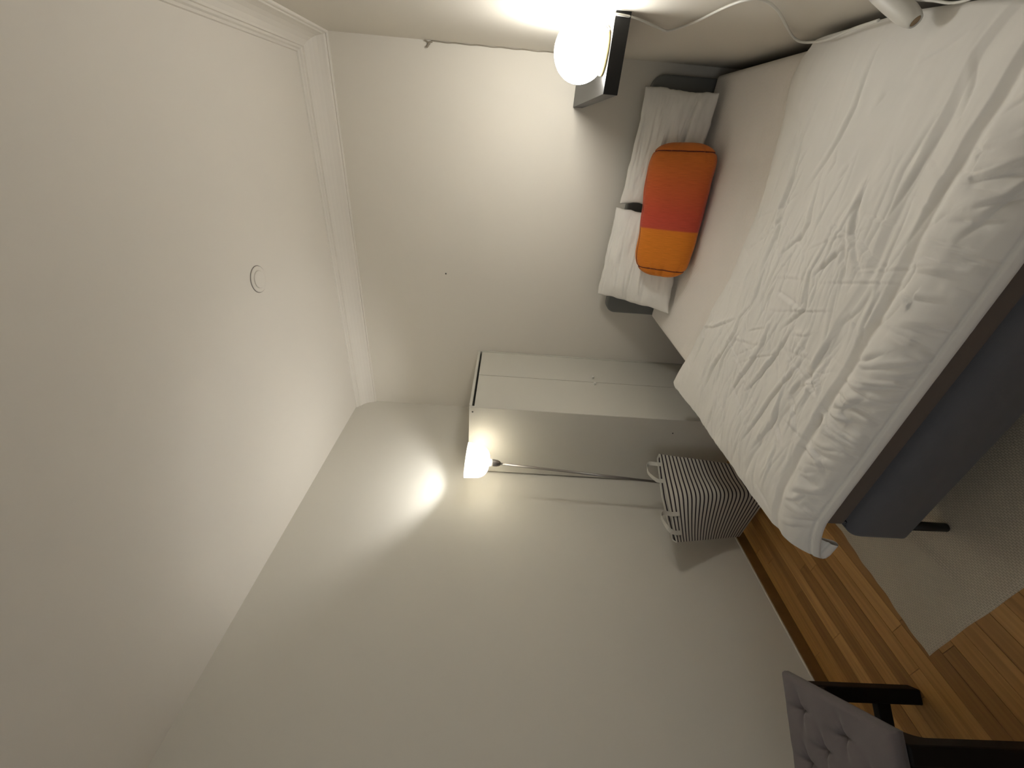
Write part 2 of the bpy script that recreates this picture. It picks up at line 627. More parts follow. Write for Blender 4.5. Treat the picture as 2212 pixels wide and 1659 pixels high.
# ================================================================== WARDROBE
wd = thing('wardrobe', 'built-in white wardrobe with two narrow doors in the far left corner', 'wardrobe', (WD / 2, -WL / 2, 0))
YF = -WL
box('side_panel', 0.014, WD - 0.002, YF, YF + 0.02, 0.0, WH + 0.03, m_wall_l, wd, bevel=0.0015)
box('top_panel', 0.007, WD, YF + 0.02, -0.003, WH + 0.012, WH + 0.032, m_white, wd, bevel=0.001)
box('filler_strip', WD - 0.022, WD + 0.001, -0.022, -0.003, 0.0, WH + 0.012, m_white, wd, bevel=0.001)
box('back_panel', 0.03, 0.04, YF + 0.02, -0.003, 0.0, WH + 0.012, m_inside, wd)
box('plinth', WD - 0.06, WD - 0.045, YF + 0.02, -0.022, 0.0, 0.07, m_white, wd)
yl = -0.4185
for (a, c, ky) in ((YF + 0.002, yl - 0.0022, -0.457), (yl + 0.0022, -0.0265, -0.362)):
    d = box('door', WD - 0.019, WD, a, c, 0.075, WH - 0.004, m_white, wd, bevel=0.0012)
    V, F = lathe([(0.0, 0.024), (0.008, 0.023), (0.011, 0.019), (0.011, 0.014), (0.006, 0.009), (0.006, 0.0)], 16)
    R_ = Matrix.Rotation(math.pi / 2, 3, 'Y')
    V = [R_ @ Vector(v) + Vector((WD, ky, 1.033)) - Vector(wd.location) for v in V]
    link('knob', pydata('knob', V, F), m_plastic, d, smooth=True)
nail('screw', (0.585, YF, WH + 0.006), '-y', 0.006, wd)
nail('peg_hole', (0.504, YF, 0.50), '-y', 0.005, wd)

# ================================================================== BED
BX0, BX1, BY0, BY1 = 1.085, 2.655, -2.10, -0.075
bed = thing('bed', 'double bed with dark grey upholstered base and headboard against the back wall', 'bed', (1.87, -1.08, 0))
bm = box_bm(1.040, 2.668, -2.152, -0.08, 0.185, 0.412)
bmesh.ops.bevel(bm, geom=[e_ for e_ in bm.edges if abs(e_.verts[0].co.z - e_.verts[1].co.z) > 0.1], offset=0.030, segments=5, profile=0.5, affect='EDGES')
bmesh.ops.bevel(bm, geom=[e_ for e_ in bm.edges if all(v.co.z > 0.41 for v in e_.verts) and len(e_.link_faces) == 2 and e_.calc_face_angle() > 0.5], offset=0.058, segments=7, profile=0.5, affect='EDGES')
done('base', bm, m_base, bed, smooth=True, rel=bed.location)
box('mattress', 1.068, 2.655, -2.112, -0.08, 0.405, 0.530, m_matt, bed, bevel=0.016, seg=3, smooth=True)
for lx, ly, lz in ((1.094, -2.115, 0.0064), (2.615, -2.105, 0.0), (1.10, -0.20, 0.0), (2.61, -0.20, 0.0)):
    V, F = lathe([(0.0, lz), (0.015, lz), (0.017, lz + 0.003), (0.019, 0.187), (0.0, 0.187)], 18)
    V = [Vector(v) + Vector((lx, ly, 0.0)) - Vector(bed.location) for v in V]
    link('leg', pydata('leg', V, F), m_rubber, bed, smooth=True)
# headboard: upholstered slab with rounded upper corners
bm = bmesh.new()
hx0, hx1, hz0, hz1, rad = 1.093, 2.652, 0.06, 0.965, 0.075
out = []
for (cx, cz, a0) in ((hx1 - rad, hz1 - rad, 0), (hx0 + rad, hz1 - rad, 90)):
    for k in range(9):
        a = math.radians(a0 + 90 * k / 8)
        out.append((cx + rad * math.cos(a), cz + rad * math.sin(a)))
out += [(hx0, hz0), (hx1, hz0)]
fr_ = [bm.verts.new((x, -0.068, z)) for x, z in out]
f0 = bm.faces.new(fr_)
ex = bmesh.ops.extrude_face_region(bm, geom=[f0])
bmesh.ops.translate(bm, vec=(0, 0.064, 0), verts=[g for g in ex['geom'] if isinstance(g, bmesh.types.BMVert)])
bmesh.ops.recalc_face_normals(bm, faces=bm.faces[:])
rim = [e_ for e_ in bm.edges if all(abs(v.co.y + 0.068) < 1e-4 for v in e_.verts)]
bmesh.ops.bevel(bm, geom=rim, offset=0.016, segments=4, profile=0.5, affect='EDGES')
done('headboard', bm, m_head, bed, smooth=True, rel=bed.location)

# topper in a ribbed white sheet: soft, rounded, slightly crowned
def soft_pad(x0, x1, y0, y1, z0, z1, nx, ny, rad_, wob=0.004):
    V, F = [], []
    us = np.linspace(0, 1, nx)
    vs_ = np.linspace(0, 1, ny)
    rows = []
    zm = z1
    # rings: extend the grid by a rolled edge on all sides
    ang = [math.radians(a) for a in (22, 45, 67, 90)]
    ux = [(x0 + rad_ + (x1 - x0 - 2 * rad_) * u, 0.0, 0.0) for u in us]
    ex_u = [(x0 + rad_ - rad_ * math.sin(a), rad_ * (1 - math.cos(a)), 0) for a in reversed(ang)] + ux + [(x1 - rad_ + rad_ * math.sin(a), rad_ * (1 - math.cos(a)), 0) for a in ang]
    ex_u = [(x0, z1 - z0, 0)] + ex_u + [(x1, z1 - z0, 0)]
    uy = [(y0 + rad_ + (y1 - y0 - 2 * rad_) * v, 0.0, 0.0) for v in vs_]
    ex_v = [(y0 + rad_ - rad_ * math.sin(a), rad_ * (1 - math.cos(a)), 0) for a in reversed(ang)] + uy + [(y1 - rad_ + rad_ * math.sin(a), rad_ * (1 - math.cos(a)), 0) for a in ang]
    ex_v = [(y0, z1 - z0, 0)] + ex_v + [(y1, z1 - z0, 0)]
    for (y, dy, _) in ex_v:
        for (x, dx, _) in ex_u:
            z = z1 - max(dx, dy)
            z += wob * noise.noise(Vector((x * 2.3, y * 2.3, 1.7))) if max(dx, dy) < rad_ else 0
            V.append((x, y, max(z0, z)))
    nx2, ny2 = len(ex_u), len(ex_v)
    for j in range(ny2 - 1):
        for i in range(nx2 - 1):
            F.append((j * nx2 + i, j * nx2 + i + 1, (j + 1) * nx2 + i + 1, (j + 1) * nx2 + i))
    return V, F


V, F = soft_pad(1.088, 2.668, -2.095, -0.082, 0.530, 0.595, 50, 60, 0.035)
top = link('mattress_topper', pydata('mattress_topper', V, F), m_sheet, smooth=True)
tag(top, 'white mattress topper in a finely ribbed sheet between bed and duvet', 'mattress topper')

# ------------------------------------------------------------------ duvet
def interp(x, xs, ys):
    return np.interp(x, xs, ys)


CREASES = {
    'a1': [(2.536, -1.286), (2.353, -1.268), (2.209, -1.318), (2.095, -1.318), (1.983, -1.358), (1.856, -1.361), (1.767, -1.378)],
    'a2': [(2.587, -1.476), (2.439, -1.503), (2.344, -1.494), (2.261, -1.466), (2.176, -1.424)],
    'a3': [(2.469, -1.61), (2.435, -1.593)], 'a4': [(2.273, -1.598), (2.221, -1.579)],
    'a5': [(2.227, -1.483), (2.129, -1.505), (2.073, -1.527), (2.01, -1.51), (1.924, -1.428)],
    'a6': [(2.219, -1.699), (2.146, -1.72), (2.081, -1.747), (2.003, -1.826), (1.969, -1.878)],
    'a7': [(2.074, -1.767), (2.022, -1.896)], 'a8': [(2.079, -1.717), (2.009, -1.758), (1.936, -1.816)],
    'a9': [(2.026, -1.745), (1.912, -1.677)], 'a10': [(2.307, -1.867), (2.266, -1.952)], 'a11': [(2.215, -1.873), (2.195, -1.963)],
    'a12': [(2.34, -2.16), (2.13, -2.079)], 'a13': [(2.12, -2.002), (2.109, -2.13)],
    'b1': [(1.407, -1.023), (1.468, -1.159), (1.58, -1.308)], 'b2': [(1.407, -1.023), (1.379, -1.1), (1.175, -1.066)],
    'b3': [(1.701, -1.397), (1.603, -1.344), (1.527, -1.351), (1.413, -1.329), (1.302, -1.288), (1.114, -1.266)],
    'b4': [(1.857, -1.376), (1.711, -1.401)], 'b5': [(1.549, -1.386), (1.387, -1.35), (1.25, -1.36)],
    'b6': [(1.941, -1.639), (1.792, -1.706), (1.678, -1.632)], 'b7': [(1.8, -1.513), (1.789, -1.697)],
    'b8': [(1.656, -1.559), (1.579, -1.566), (1.486, -1.549), (1.365, -1.514), (1.235, -1.493)],
    'b9': [(1.702, -1.686), (1.6, -1.668), (1.47, -1.635), (1.336, -1.588)], 'b10': [(1.747, -1.877), (1.619, -1.868)],
    'c1': [(1.64, -1.807), (1.557, -1.791), (1.451, -1.765), (1.4, -1.751), (1.236, -1.728), (1.137, -1.714)],
    'c2': [(1.492, -1.805), (1.349, -1.83), (1.145, -1.787)], 'c3': [(1.562, -1.848), (1.485, -1.839)],
    'c4': [(1.623, -1.82), (1.571, -1.899), (1.553, -1.951)], 'c5': [(1.623, -1.885), (1.573, -1.957)],
    'c6': [(1.49, -1.833), (1.438, -1.904), (1.393, -1.956)], 'c7': [(1.348, -1.844), (1.308, -1.913)],
    'c8': [(1.656, -2.0), (1.657, -2.099)], 'c9': [(1.542, -1.988), (1.499, -2.047), (1.451, -2.152)],
    'c10': [(1.517, -1.993), (1.462, -2.011)], 'c11': [(1.409, -2.002), (1.38, -2.087), (1.334, -2.126)],
    'c12': [(1.355, -1.991), (1.367, -2.083)], 'c13': [(1.611, -2.097), (1.602, -2.166)], 'c14': [(1.494, -2.051), (1.494, -2.179)],
}


def fbm(X, Y, sx, sy, seed, octs=3):
    """cheap value noise on arrays"""
    r = np.random.default_rng(seed)
    out = np.zeros_like(X)
    amp = 1.0
    for o_ in range(octs):
        g = r.standard_normal((64, 64))
        u = X / sx * (2 ** o_) + r.random() * 50
        v = Y / sy * (2 ** o_) + r.random() * 50
        i, j = np.floor(u).astype(int), np.floor(v).astype(int)
        fu, fv = u - i, v - j
        fu, fv = fu * fu * (3 - 2 * fu), fv * fv * (3 - 2 * fv)
        i0, i1, j0, j1 = i % 64, (i + 1) % 64, j % 64, (j + 1) % 64
        out += amp * (g[i0, j0] * (1 - fu) * (1 - fv) + g[i1, j0] * fu * (1 - fv) + g[i0, j1] * (1 - fu) * fv + g[i1, j1] * fu * fv)
        amp *= 0.5
    return out


def crease(Hh, X, Y, line, depth, wd_):
    """a pulled fold: a sharp valley on the foot side of a low ridge"""
    P = np.array(line, float)
    lo, hi = P.min(0) - 8 * wd_, P.max(0) + 8 * wd_
    msk = (X > lo[0]) & (X < hi[0]) & (Y > lo[1]) & (Y < hi[1])
    if not msk.any():
        return
    x, y = X[msk], Y[msk]
    best = np.full(x.shape, 1e9)
    sgn = np.zeros_like(x)
    tt = np.zeros_like(x)
    segl = np.hypot(*(P[1:] - P[:-1]).T)
    tot = segl.sum()
    acc = 0
    for k in range(len(P) - 1):
        a, b_ = P[k], P[k + 1]
        d = b_ - a
        L = segl[k]
        if L < 1e-6:
            continue
        t = np.clip(((x - a[0]) * d[0] + (y - a[1]) * d[1]) / L ** 2, 0, 1)
        dx, dy = x - (a[0] + t * d[0]), y - (a[1] + t * d[1])
        dist = np.hypot(dx, dy)
        n_ = np.array([-d[1], d[0]]) / L
        if n_[1] < 0:
            n_ = -n_
        s = dx * n_[0] + dy * n_[1]
        up_ = dist < best
        best = np.where(up_, dist, best)
        sgn = np.where(up_, s, sgn)
        tt = np.where(up_, (acc + t * L) / tot, tt)
        acc += L
    env = np.clip(np.sin(np.pi * np.clip(tt, 0.02, 0.98)), 0, 1) ** 0.6
    sd = np.where(sgn >= 0, best, -best)
    h = -depth * 1.25 * np.exp(-np.abs(sd) / (0.85 * wd_)) + 0.85 * depth * np.exp(-((sd - 1.9 * wd_) / (1.6 * wd_)) ** 2)
    Hh[msk] += h * env


def make_duvet():
    NX, NY = 440, 400
    YHX = [0.9, 1.0, 1.2, 1.45, 1.72, 2.1, 2.43, 2.62, 2.75]
    YHY = [-0.83, -0.86, -0.935, -0.99, -1.075, -1.095, -1.01, -0.955, -0.95]
    u = np.linspace(0, 1, NX)
    v = np.linspace(0, 1, NY)
    yF = -2.005          # where the foot end starts turning down
    Rf, ANG = 0.200, math.radians(53)
    arc = Rf * ANG
    # unrolled coordinate q: y on the flat, continuing past yF along the roll
    U, Vv = np.meshgrid(u, v)
    XL0 = 0.950
    X = XL0 + (2.66 - XL0) * U
    yh = interp(X, YHX, YHY)
    Q = yh + (yF - arc - yh) * Vv
    XR = interp(-Q, [0.9, 0.98, 1.05, 1.5, 1.75, 1.95, 2.2], [2.595, 2.60, 2.675, 2.672, 2.645, 2.61, 2.59])
    XLq = interp(-Q, [0.83, 0.95, 1.3, 1.6, 2.2], [0.945, 0.952, 0.968, 0.965, 0.948])
    X = XLq + (XR - XLq) * U
    # base height
    Z0 = np.full_like(X, 0.652)
    droop_end = interp(-Q, [0.85, 1.5, 2.2], [0.005, 0.030, 0.072])
    t = np.clip((1.16 - X) / (1.16 - 0.95), 0, 1)
    Z0 -= droop_end * t ** 1.6
    t = np.clip((X - 2.50) / 0.16, 0, 1)
    Z0 -= 0.022 * t ** 2
    t = np.clip((yh - Q) / 0.10, 0, 1)
    Z0 -= 0.036 * (1 - t) ** 2
    Hh = np.zeros_like(X)
    # soft loft
    Hh += 0.0045 * fbm(X, Q, 0.28, 0.16, 5, 2)
    Hh += 0.0012 * fbm(X, Q, 0.09, 0.035, 6, 2) * interp(X, [0.9, 1.6, 2.1, 2.7], [1.2, 1.2, 0.7, 0.4])
    # the two pressed fold bands across the bed near the foot
    warp = 0.006 * fbm(X, X * 0 + 3.0, 0.12, 1.0, 8, 2)

    def band(center, width, drop, recover, env):
        s = (center - Q)          # >0 towards the foot
        hh = np.where(s < 0, 0, np.where(s < width, -drop * (s / width), -drop * np.exp(-((s - width) / recover) ** 2)))
        lead = np.where(s < 0, np.exp(-(s / 0.05) ** 2), 1.0) * 0
        return (hh + lead) * env

    c1 = interp(X, [0.9, 1.36, 1.57, 1.64, 1.8, 1.95, 2.05, 2.13, 2.2, 2.36, 2.45, 2.54, 2.6, 2.7], [-1.775, -1.82, -1.85, -1.868, -1.875, -1.885, -1.875, -1.860, -1.849, -1.852, -1.853, -1.845, -1.862, -1.90]) + 0.013 + warp * 0.7
    e1 = interp(X, [1.0, 1.2, 1.4, 1.62, 1.75, 1.9, 1.97, 2.02, 2.2, 2.6, 2.66], [0.0, 0.5, 0.8, 0.45, 1.0, 0.5, 0.25, 0.8, 1.0, 0.7, 0.5])
    Hh += band(c1, 0.026, 0.0140, 0.05, e1)
    c2 = interp(X, [0.9, 1.01, 1.26, 1.49, 1.63, 1.77, 1.93, 2.04, 2.12, 2.23, 2.3, 2.37, 2.44, 2.51, 2.7], [-2.03, -2.022, -2.002, -1.996, -1.993, -1.984, -1.973, -1.974, -1.963, -1.949, -1.956, -1.956, -1.968, -1.969, -1.985]) + 0.012 + warp * 0.6
    def c2x(x_):
        return float(np.interp(x_, [0.9, 1.5, 2.2, 2.7], [-2.03, -1.996, -1.955, -1.985]))
    e2 = interp(X, [0.95, 1.05, 1.2, 1.9, 2.3, 2.66], [0.6, 0.9, 1.1, 1.15, 1.05, 0.9])
    Hh += band(c2, 0.024, 0.0170, 0.026, e2)
    # puffed foot roll beyond the second band
    s = c2 - Q
    Hh += 0.006 * np.exp(-((s - 0.10) / 0.06) ** 2) * e2
    Hh += 0.0026 * fbm(X, Q, 0.11, 0.07, 17, 2) * np.clip((s - 0.03) / 0.05, 0, 1)
    # pulled folds seen in the cloth
    for k, ln in CREASES.items():
        dp = 0.0078 if k[0] in 'bc' else 0.0066
        if k in ('a3', 'a4', 'a10', 'a11'):
            dp = 0.003
        if k in ('a1', 'b3', 'c1', 'b9', 'b8', 'a6'):
            dp *= 1.25
        crease(Hh, X, Q, ln, dp, 0.0072)
    # smaller random folds, mostly across the bed
    rs = random.Random(21)
    for k in range(240):
        cx = rs.uniform(1.0, 2.15) if k % 4 else rs.uniform(1.0, 2.6)
        cy = rs.uniform(-1.98, -1.2)
        L = rs.uniform(0.04, 0.16)
        a = rs.gauss(0.10, 0.22)
        if rs.random() < 0.15:
            a += rs.choice((-1, 1)) * 1.2
        bend = rs.uniform(-0.02, 0.02)
        ln = [(cx - L * math.cos(a), cy - L * math.sin(a)), (cx, cy + bend), (cx + L * math.cos(a), cy + L * math.sin(a))]
        crease(Hh, X, Q, ln, rs.uniform(0.0012, 0.0040), rs.uniform(0.0045, 0.008))
    # gathers running down over the foot
    for k in range(52):
        cx = rs.uniform(1.0, 2.6)
        a = rs.gauss(-1.45, 0.30)
        L = rs.uniform(0.03, 0.075)
        cy = rs.uniform(-2.175, -2.07)
        ln = [(cx - L * math.cos(a), cy - L * math.sin(a)), (cx + L * math.cos(a), cy + L * math.sin(a))]
        crease(Hh, X, Q, ln, rs.uniform(0.003, 0.0085), rs.uniform(0.007, 0.013))
    # stitched hem line just above the foot edge
    for k in range(26):
        cx = rs.uniform(1.0, 2.6)
        cy = c2x(cx) - rs.uniform(0.01, 0.05)
        a = rs.gauss(-1.35, 0.45)
        L = rs.uniform(0.06, 0.14)
        crease(Hh, X, Q, [(cx, cy), (cx + 0.5 * L * math.cos(a), cy + 0.5 * L * math.sin(a)), (cx + L * math.cos(a + 0.25), cy + L * math.sin(a + 0.25))], rs.uniform(0.003, 0.007), rs.uniform(0.006, 0.010))
    # pull lines at the head edge
    for k in range(26):
        cx = rs.uniform(1.02, 2.2)
        cy = np.interp(cx, YHX, YHY) - rs.uniform(0.02, 0.16)
        a = rs.gauss(0.25, 0.7)
        L = rs.uniform(0.03, 0.09)
        crease(Hh, X, Q, [(cx - L * math.cos(a), cy - L * math.sin(a)), (cx + L * math.cos(a), cy + L * math.sin(a))], rs.uniform(0.0015, 0.003), 0.009)
    # the hem itself stays flat and straight
    hemf = np.clip((Q - (yF - arc)) / 0.040, 0, 1)
    Hh *= 0.15 + 0.85 * hemf * hemf * (3 - 2 * hemf)
    Hh -= 0.0050 * np.exp(-((Q - (yF - arc + 0.012)) / 0.0045) ** 2)
    # map to space
    th = np.clip((yF - Q) / Rf, 0, ANG)
    flat = Q >= yF
    Yb = np.where(flat, Q, yF - Rf * np.sin(th))
    Zb = np.where(flat, Z0, Z0 - Rf * (1 - np.cos(th)))
    Y = Yb - np.sin(th) * Hh
    Z = Zb + np.cos(th) * Hh
    # the hem flap droops with the left corner
    P = np.stack([X, Y, Z], -1)
    # rolled rim on all four sides
    NYv, NXv = X.shape

    def shift(Pm, du, axis_out, down):
        return Pm + axis_out * du + np.array([0, 0, -1.0]) * down
    rim_ = [(0.008, 0.006), (0.012, 0.017), (0.008, 0.029), (-0.012, 0.036), (-0.07, 0.038)]
    rows = []
    headd = np.array([0, 1.0, 0.0])
    # foot rim: outward is down, away is -y; it curls back under
    left = np.array([-1.0, 0, 0])
    # columns first
    ext = []
    for (o_, d_) in reversed(rim_):
        ext.append(P[:, :1] + left * (o_ if o_ > 0 else o_) + np.array([0, 0, -d_]))
    extR = []
    for (o_, d_) in rim_:
        extR.append(P[:, -1:] - left * o_ + np.array([0, 0, -d_]))
    P2 = np.concatenate(ext + [P] + extR, 1)
    extH = []
    for (o_, d_) in reversed(rim_):
        extH.append(P2[:1] + headd * o_ * 0.6 + np.array([0, 0, -d_ * 0.55]))
    extF = []
    # hem: a flat stitched edge, then the underside
    for (dy, dz) in ((-0.004, -0.012), (-0.006, -0.020), (0.000, -0.026), (0.012, -0.026), (0.020, -0.018), (0.024, -0.004), (0.030, 0.02)):
        extF.append(P2[-1:] + np.array([0, dy, dz]))
    P3 = np.concatenate(extH + [P2] + extF, 0)
    ny, nx = P3.shape[:2]
    idx = np.arange(ny * nx).reshape(ny, nx)
    F_ = np.stack([idx[:-1, :-1], idx[1:, :-1], idx[1:, 1:], idx[:-1, 1:]], -1).reshape(-1, 4)
    me = fromnp('duvet', P3.reshape(-1, 3), F_)
    o = link('duvet', me, m_duvet, smooth=True)
    return o


duvet = make_duvet()
tag(duvet, 'rumpled white duvet with two pressed fold bands spread over the bed', 'duvet')


# ------------------------------------------------------------------ pillows
def pillow_mesh(name, tl, tr, bl, br_, thick, seed, bend=0.0, nx=110, ny=96, sag=0.02):
    """soft rectangular case between four corner points; seams pinch, corners stay pointed"""
    tl, tr, bl, br_ = map(np.array, (tl, tr, bl, br_))
    V, F = [], []
    u = np.linspace(-1, 1, nx)
    v = np.linspace(-1, 1, ny)
    Uu, Vv = np.meshgrid(u, v)
    nrm = np.cross(tr - tl, tl - bl)
    nrm = nrm / np.linalg.norm(nrm)
    if nrm[1] > 0:
        nrm = -nrm
    # edges pull in between the corners
    pu = Uu * (1 - 0.030 * (1 - Vv ** 2))
    pv = Vv * (1 - 0.035 * (1 - Uu ** 2))
    pu = pu + 0.014 * fbm(Vv, Uu * 0 + 2.0, 0.35, 1.0, seed + 30, 3) * np.abs(Uu) ** 6
    pv = pv + 0.014 * fbm(Uu, Vv * 0 + 2.0, 0.35, 1.0, seed + 31, 3) * np.abs(Vv) ** 6
    a, b_ = (pu + 1) / 2, (pv + 1) / 2
    base = ((1 - a) * (1 - b_))[..., None] * bl + (a * (1 - b_))[..., None] * br_ + ((1 - a) * b_)[..., None] * tl + (a * b_)[..., None] * tr
    prof = np.clip(1 - np.abs(Uu) ** 2.6, 0, 1) ** 0.55 * np.clip(1 - np.abs(Vv) ** 2.4, 0, 1) ** 0.55
    r = np.random.default_rng(seed)
    wr = np.zeros_like(Uu)
    rs = random.Random(seed)
    for k in range(34):
        c = rs.uniform(-0.55, 0.95)
        sl = rs.gauss(0.0, 0.10)
        c2_ = rs.uniform(-0.7, 0.7)
        wdt = rs.uniform(0.016, 0.045)
        ln = rs.uniform(0.25, 0.8)
        d = (Vv - c - sl * (Uu - c2_))
        wr += rs.uniform(-1, 0.4) * np.exp(-(d / wdt) ** 2) * np.exp(-((Uu - c2_) / ln) ** 2)
    wr += 0.5 * fbm(Uu, Vv, 0.5, 0.25, seed + 1, 3)
    top_ = prof * thick / 2 * 1.25 + wr * 0.0105 * np.clip(prof * 2, 0, 1)
    if bend:
        # a fold across the lower part where the pillow creases
        d = Vv + 0.42 + 0.05 * Uu
        top_ -= bend * np.exp(-np.abs(d) / 0.045) * np.clip(prof * 1.5, 0, 1)
    Pt = base + nrm * top_[..., None]
    Pb = base - nrm * (prof * thick / 2 * 0.75)[..., None]
    n1 = nx * ny
    idx = np.arange(n1).reshape(ny, nx)
    q = np.stack([idx[:-1, :-1], idx[:-1, 1:], idx[1:, 1:], idx[1:, :-1]], -1).reshape(-1, 4)
    Fq = np.concatenate([q, q[:, ::-1] + n1], 0)
    me = fromnp(name, np.concatenate([Pt.reshape(-1, 3), Pb.reshape(-1, 3)], 0), Fq)
    bm = bmesh.new()
    bm.from_mesh(me)
    bmesh.ops.remove_doubles(bm, verts=bm.verts[:], dist=0.0004)
    bmesh.ops.recalc_face_normals(bm, faces=bm.faces[:])
    bm.to_mesh(me)
    bm.free()
    return me


me = pillow_mesh('pillow', (1.262, -0.115, 1.072), (1.895, -0.125, 1.062), (1.262, -0.462, 0.622), (1.885, -0.375, 0.640), 0.120, 4)
pl = link('pillow', me, m_pillow, smooth=True)
tag(pl, 'white pillow leaning on the headboard nearer the wardrobe, wrinkled beside the bolster', 'pillow', 'white pillows against the headboard')
me = pillow_mesh('pillow', (1.918, -0.120, 1.036), (2.582, -0.115, 1.018), (1.93, -0.300, 0.640), (2.565, -0.300, 0.630), 0.115, 9, bend=0.034)
pr_ = link('pillow', me, m_pillow, smooth=True)
tag(pr_, 'white pillow leaning on the headboard below the lamp shelf, creased across its lower part', 'pillow', 'white pillows against the headboard')

# ------------------------------------------------------------------ bolster
bl_ = thing('bolster_cushion', 'orange, brick red and ochre bolster cushion lying before the two pillows', 'cushion', (1.92, -0.50, 0.605))


def make_bolster():
    c0 = Vector((1.536, -0.486, 0.770))     # left end centre
    c1 = Vector((2.306, -0.400, 0.792))     # right end centre
    ax = (c1 - c0).normalized()
    L = (c1 - c0).length
    lean = math.radians(60)
    back = Vector((-ax.y, ax.x, 0)).normalized()     # towards the headboard
    vup = (back * math.cos(lean) + Vector((0, 0, 1)) * math.sin(lean)).normalized()
    nrm = ax.cross(vup).normalized()
    if nrm.y > 0:
        nrm = -nrm
    NS, NA = 150, 128
    rs = random.Random(5)
    gath = [(rs.uniform(0, 2 * math.pi), rs.uniform(0.05, 0.12), rs.uniform(0.4, 1.0)) for _ in range(16)]
    V, F, UV = [], [], []
    ss = [-1 + 2 * k / (NS - 1) for k in range(NS)]
    ss = [math.copysign(abs(s) ** 0.8, s) for s in ss]
    for i, s in enumerate(ss):
        e_ = max(0.0, 1 - abs(s) ** 9) ** (1 / 2.6)
        hv = 0.170 + 0.030 * (s + 1) / 2
        hn = 0.088
        cen = c0 + ax * (L * (s + 1) / 2)
        seam = math.exp(-((abs(s) - 0.865) / 0.010) ** 2)
        for k in range(NA):
            a = 2 * math.pi * k / NA
            ca, sa = math.cos(a), math.sin(a)
            p_ = 2.9
            rr_ = (abs(ca) ** p_ + abs(sa) ** p_) ** (-1 / p_)
            x, y = rr_ * ca, rr_ * sa
            w_ = 0.0
            if abs(s) > 0.62:
                f_ = min(1, (abs(s) - 0.62) / 0.24)
                for (ga, gw, gs) in gath:
                    d = (a - ga + math.pi) % (2 * math.pi) - math.pi
                    w_ -= gs * 0.014 * f_ ** 2 * math.exp(-(d / gw) ** 2)
            # sewn seam along the upper front edge
            sd = (a - math.radians(60) - 0.05 * math.sin(3 * s)) / 0.020
            w_ -= 0.0045 * math.exp(-sd * sd) * (1 if s > -0.8 else 0.3)
            w_ -= 0.0055 * seam
            w_ += 0.0045 * noise.noise(Vector((s * 3, ca * 1.5, sa * 1.5)))
            sc2 = e_ * (1 + w_ / 0.12)
            V.append(cen + vup * (y * hv * sc2) + nrm * (x * hn * sc2) - Vector(bl_.location))
            UV.append(((s + 1) / 2, k / NA))
    for i in range(NS - 1):
        for k in range(NA):
            k2 = (k + 1) % NA
            F.append((i * NA + k, i * NA + k2, (i + 1) * NA + k2, (i + 1) * NA + k))
    me = pydata('cover', V, F)
    uvl = me.uv_layers.new(name='UVMap')
    for lp in me.loops:
        uvl.data[lp.index].uv = UV[lp.vertex_index]
    o = link('cover', me, m_bol, bl_, smooth=True)
    # piped seams: thin sunk threads near both ends and along the upper front edge
    for si in (-0.865, 0.865):
        i = min(range(NS), key=lambda q_: abs(ss[q_] - si))
        ring = [V[i * NA + k] for k in range(NA)]
        VV, FF = tube([ring[k] for k in range(0, NA, 2)] + [ring[0]], 0.0036, 6)
        link('seam', pydata('seam', VV, FF), m_bol_seam, bl_)
    k0 = int(NA * 60 / 360)
    ptsl = []
    for i in range(8, NS - 10, 3):
        kk = (math.radians(60) + 0.05 * math.sin(3 * ss[i])) / (2 * math.pi) * NA
        ptsl.append(V[i * NA + int(round(kk)) % NA])
    VV, FF = tube(ptsl, 0.0030, 6)
    link('seam', pydata('seam', VV, FF), m_bol_seam, bl_)


make_bolster()

# ================================================================== SHELF + GLOBE LAMP
SZ = 1.435
shelf = box('wall_shelf', 2.446, WR, -1.045, -0.002, SZ - 0.062, SZ, m_shelf, bevel=0.0012)
tag(shelf, 'black-brown floating shelf on the right wall above the bed head', 'shelf')

LX, LY, LR = 2.594, -0.945, 0.114
gl = thing('globe_lamp', 'lit round white glass globe lamp at the near end of the dark shelf', 'lamp', (LX, LY, SZ))
prof = []
for k in range(40):
    a = math.radians(90 - (90 + 58) * k / 39)
    prof.append((LR * math.cos(a), 0.106 + LR * math.sin(a)))
prof[0] = (0.0005, prof[0][1])
prof.append((0.050, 0.0095))
V, F = lathe(prof, 64)
link('globe', pydata('globe', V, F), m_globe, gl, smooth=True)
V, F = lathe([(0.0, 0.0), (0.074, 0.0), (0.078, 0.003), (0.0775, 0.012), (0.072, 0.0165), (0.061, 0.0100), (0.0, 0.0100)], 48)
o = link('base_ring', pydata('base_ring', V, F), m_ring, gl, smooth=True)
o['label'] = 'yellowish base ring'


def relc(pts, o_):
    return [Vector(p) - Vector(o_.location) for p in pts]


# cord: from the base along the shelf, over its near end, down the wall, along the duvet edge
cord = [(2.655, -0.985, SZ + 0.010), (2.672, -0.965, SZ + 0.018), (2.690, -0.90, SZ + 0.030), (2.700, -0.88, SZ + 0.052), (2.704, -0.93, SZ + 0.060), (2.703, -1.00, SZ + 0.050),
        (2.700, -1.045, SZ + 0.020), (2.699, -1.058, SZ - 0.012), (2.700, -1.02, 1.345), (2.702, -0.90, 1.222), (2.703, -0.861, 1.160), (2.704, -1.030, 1.114),
        (2.703, -1.245, 1.098), (2.703, -1.360, 1.073), (2.702, -1.386, 1.026), (2.702, -1.288, 0.920), (2.700, -1.105, 0.778),
        (2.694, -0.985, 0.672), (2.672, -1.050, 0.662), (2.655, -1.205, 0.672), (2.662, -1.350, 0.676), (2.660, -1.440, 0.686), (2.655, -1.500, 0.702)]
V, F = tube(relc(cord, gl), 0.0044, 8)
